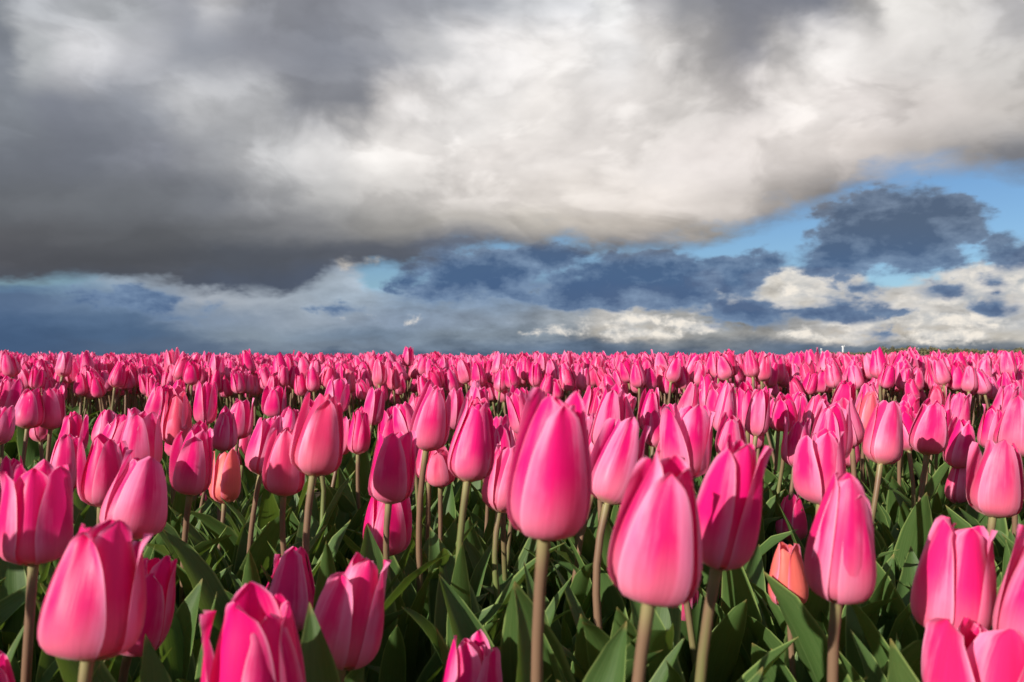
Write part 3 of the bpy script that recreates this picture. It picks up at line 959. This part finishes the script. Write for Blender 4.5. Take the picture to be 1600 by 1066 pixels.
attr('turn', 'FLOAT_VECTOR', np.column_stack([rg.normal(0, .06, nF), rg.normal(0, .06, nF), rg.uniform(0, 6.283, nF)]).astype(np.float32), 'vector')
attr('size', 'FLOAT', np.clip(A[:, 2], .82, 1.135).astype(np.float32))
attr('pick', 'INT', rg.integers(0, N_VAR, nF).astype(np.int32))
attr('pale', 'FLOAT', np.clip(rg.normal(.52, .27, nF), 0, 1).astype(np.float32))
attr('warm', 'FLOAT', np.clip(rg.normal(.02, .12, nF), 0, 1).astype(np.float32))
attr('seed', 'FLOAT', rg.random(nF).astype(np.float32))
field = link('tulip_field', fm)
field['kind'] = 'stuff'; field['label'] = 'dense sea of pink tulips reaching to the horizon'
ng = bpy.data.node_groups.new('field_plants', 'GeometryNodeTree')
ng.interface.new_socket('Geometry', in_out='INPUT', socket_type='NodeSocketGeometry')
ng.interface.new_socket('Geometry', in_out='OUTPUT', socket_type='NodeSocketGeometry')
gi = ng.nodes.new('NodeGroupInput'); go = ng.nodes.new('NodeGroupOutput')
ci = ng.nodes.new('GeometryNodeCollectionInfo'); ci.inputs['Collection'].default_value = var_col
ci.inputs['Separate Children'].default_value = True; ci.inputs['Reset Children'].default_value = True
ip = ng.nodes.new('GeometryNodeInstanceOnPoints'); ip.inputs['Pick Instance'].default_value = True


def named(name, typ):
    n = ng.nodes.new('GeometryNodeInputNamedAttribute'); n.data_type = typ; n.inputs['Name'].default_value = name
    return n.outputs['Attribute']


ng.links.new(gi.outputs[0], ip.inputs['Points'])
ng.links.new(ci.outputs[0], ip.inputs['Instance'])
ng.links.new(named('pick', 'INT'), ip.inputs['Instance Index'])
ng.links.new(named('turn', 'FLOAT_VECTOR'), ip.inputs['Rotation'])
ng.links.new(named('size', 'FLOAT'), ip.inputs['Scale'])
ng.links.new(ip.outputs[0], go.inputs[0])
md = field.modifiers.new('plants', 'NODES'); md.node_group = ng

# ------------------------------------------------------------------ leaves without blooms filling the beds
ROSETTES = bpy.data.collections.new('rosette_variants')
for i in range(8):
    rng = np.random.default_rng(700 + i)
    ROSETTES.objects.link(bpy.data.objects.new('rosette_variant', mesh_from('rosette_variant', leaf_set(rng, 3, .215, nu=5, nv=9))))
pts = [(x, y) for x, y in scatter(4600, lambda r: (r.uniform(-1.6, 1.6), r.uniform(.20, 1.42)), .046, rs, []) if abs(x) < view_w * y + .2 and x * x + y * y > .24 ** 2]
pts = [(x, y) for x, y in pts if not any(abs(800 + x / y * FPX - c_) < w_ + .05 / y * FPX and y < d < y + .25 and YH + (CAM_H - .17) / y * FPX < f_ for (_, _, d, w_, t_, f_, c_) in near_feet)]
pts = [(x, y) for x, y in pts if not (abs(800 + x / y * FPX - 1230) < 66 and .40 < y < .68)]
lm = bpy.data.meshes.new('leaf_undergrowth')
lm.from_pydata([(x, y, 0) for x, y in pts], [], [])
fm, nL = lm, len(pts)
attr('turn', 'FLOAT_VECTOR', np.column_stack([rg.normal(0, .08, nL), rg.normal(0, .08, nL), rg.uniform(0, 6.283, nL)]).astype(np.float32), 'vector')
attr('size', 'FLOAT', np.clip(rg.normal(.88, .12, nL), .6, 1.1).astype(np.float32))
attr('pick', 'INT', rg.integers(0, 8, nL).astype(np.int32))
attr('seed', 'FLOAT', rg.random(nL).astype(np.float32))
und = link('leaf_undergrowth', lm)
und['kind'] = 'stuff'; und['label'] = 'tangle of broad green tulip leaves under the blooms'
ng2 = ng.copy()
for n in ng2.nodes:
    if n.bl_idname == 'GeometryNodeCollectionInfo': n.inputs['Collection'].default_value = ROSETTES
und.modifiers.new('leaves', 'NODES').node_group = ng2

# ------------------------------------------------------------------ soil crumbs, straw and one stone in the bare strip
def lump(rng, r, n1=8, n2=6):
    V = []
    for j in range(n2):
        t = math.pi * (j + .02) / (n2 - .96)
        for i in range(n1):
            a = 2 * math.pi * i / n1; k = r * rng.uniform(.75, 1.2)
            V.append((k * math.sin(t) * math.cos(a), k * math.sin(t) * math.sin(a) * .85, k * math.cos(t) * .65))
    return np.array(V)


rng = np.random.default_rng(9)
ch = []
for i in range(900):
    x, y = rng.uniform(-1.9, 1.9), rng.uniform(.3, 2.4)
    V = lump(rng, rng.uniform(.004, .017), 6, 5) + np.array([x, y, .004])
    ch.append((V, grid_faces(6, 5, wrap=True), V[:, :2], MAT_CLOD))
o = link('soil_crumbs', mesh_from('soil_crumbs', ch)); o['kind'] = 'stuff'; o['label'] = 'dry crumbs of soil between the tulip rows'
ch = []
for i in range(420):
    x, y, a = rng.uniform(-1.9, 1.9), rng.uniform(.4, 2.4), rng.uniform(0, 3.14)
    L, wd, tl = rng.uniform(.03, .11), .0018, rng.uniform(-.35, .35)
    dx_, dy_ = math.cos(a), math.sin(a)
    V = np.array([(x - dy_ * wd * q + dx_ * L * s_, y + dx_ * wd * q + dy_ * L * s_, .012 + abs(tl) * L * (.5 + s_) + h_) for s_ in (-.5, 0, .5) for q, h_ in ((-1, 0), (0, .0018), (1, 0))])
    ch.append((V, grid_faces(3, 3), V[:, :2], MAT_STRAW))
o = link('straw_litter', mesh_from('straw_litter', ch)); o['kind'] = 'stuff'; o['label'] = 'bits of dry straw strewn over the soil'
V = lump(rng, .040, 14, 10)
st_ = link('stone', mesh_from('stone', [(V, grid_faces(14, 10, wrap=True), V[:, :2], MAT_CLOD)]), None, (.80, 1.66, .03))
st_['label'] = 'pale brown stone in the bare strip behind the flaring tulip, right'; st_['category'] = 'stone'

# ------------------------------------------------------------------ far off: wind turbines and a wood
def cyl(p, q, r0, r1, ns=12, mat=None):
    p, q = Vector(p), Vector(q); ax_ = (q - p).normalized(); s1 = ax_.orthogonal().normalized(); s2 = ax_.cross(s1)
    V = []
    for c_, r in ((p, r0), ((p + q) / 2, (r0 + r1) / 2), (q, r1), (q, r1 * .02)):
        for i in range(ns):
            a = 2 * math.pi * i / ns; V.append(tuple(c_ + s1 * r * math.cos(a) + s2 * r * math.sin(a)))
    V = np.array(V)
    return V, grid_faces(ns, 4, wrap=True), V[:, :2], mat or MAT_WHITE


def turbine(px, row, dist, hub_h, rad, yaw, roll, label):
    slim = 1.0 if dist < 4000 else .62
    t = bpy.data.objects.new('wind_turbine', None); COL.objects.link(t)
    t.location = ((px - 800) / FPX * dist, dist, 0); t.rotation_euler = (0, 0, yaw)
    t['label'] = label; t['category'] = 'wind turbine'; t['group'] = 'wind turbines on the horizon'
    link('tower', mesh_from('tower', [cyl((0, 0, 0), (0, 0, hub_h - 1.2), 2.6 * slim, 1.8 * slim)]), t)
    link('nacelle', mesh_from('nacelle', [cyl((0, 4.5, hub_h), (0, -3.2, hub_h), 1.7, 2.0)]), t)
    hb = link('hub', mesh_from('hub', [cyl((0, 0, 0), (0, -2.4, 0), 1.7, .7)]), t, (0, -3.3, hub_h))
    me = None
    V, U = [], []
    for j, (s_, ch_, tw_) in enumerate(((0, .9, 0), (.08, 1.3, .5), (.2, 2.0, .35), (.5, 1.4, .15), (.85, .8, .05), (1, .25, 0))):
        for i in range(8):
            a = 2 * math.pi * i / 8
            q_, h_ = ch_ * math.cos(a), .22 * ch_ * math.sin(a)
            V.append((q_ * math.cos(tw_) - h_ * math.sin(tw_), q_ * math.sin(tw_) + h_ * math.cos(tw_), s_ * rad)); U.append((i / 8, s_))
    me = mesh_from('blade', [(np.array(V), grid_faces(8, 6, wrap=True), np.array(U), MAT_WHITE)])
    for k in range(3):
        b = link('blade', me, hb, (0, -1.1, 0)); b.rotation_euler = (0, roll + k * 2 * math.pi / 3, 0)


turbine(1317, 541, 2900, 36, 13, math.radians(62), .4, 'largest white wind turbine on the horizon, left of the far trees')
turbine(1283, 545, 4300, 40, 12, math.radians(50), 1.0, 'tiny white wind turbine left of the largest one')
turbine(1386, 545, 4600, 42, 12, math.radians(55), .2, 'faint wind turbine at the start of the far trees')
turbine(1434, 544, 4700, 48, 12, math.radians(58), .8, 'faint wind turbine standing above the far trees, farthest right')

rng = np.random.default_rng(12)
ch = []
for px, row in [(px, 545.0 - 2.4 * math.sin((px - 1330) / 60.0) * (1 if px > 1370 else .5) - (2.5 if px > 1560 else 0)) for px in np.arange(1300, 1760, 5.0)]:
    if 1300 <= px < 1375: row = 551
    dist = rng.uniform(640, 820)
    h = (YH - row) / FPX * dist * rng.uniform(.75, 1.15) + .4
    c0 = np.array([(px - 800) / FPX * dist, dist, h * .55])
    n = 170
    dirs = rng.normal(size=(n, 3)); dirs /= np.linalg.norm(dirs, axis=1)[:, None]
    ctr = c0 + dirs * np.array([2.6, 2.6, h * .46]) * rng.uniform(.45, 1.05, (n, 1))
    a = rng.normal(size=(n, 3)); b = rng.normal(size=(n, 3))
    a *= (.55 / np.linalg.norm(a, axis=1))[:, None]; b *= (.55 / np.linalg.norm(b, axis=1))[:, None]
    V = np.stack([ctr - a - b, ctr + a - b, ctr + a + b, ctr - a + b], 1).reshape(-1, 3)
    V[:, 2] = np.maximum(V[:, 2], .05)
    ch.append((V, [(4 * i, 4 * i + 1, 4 * i + 2, 4 * i + 3) for i in range(n)], V[:, :2], MAT_WOOD))
o = link('treeline', mesh_from('treeline', ch)); o['kind'] = 'stuff'; o['label'] = 'low brown-green wood on the horizon at the far right'
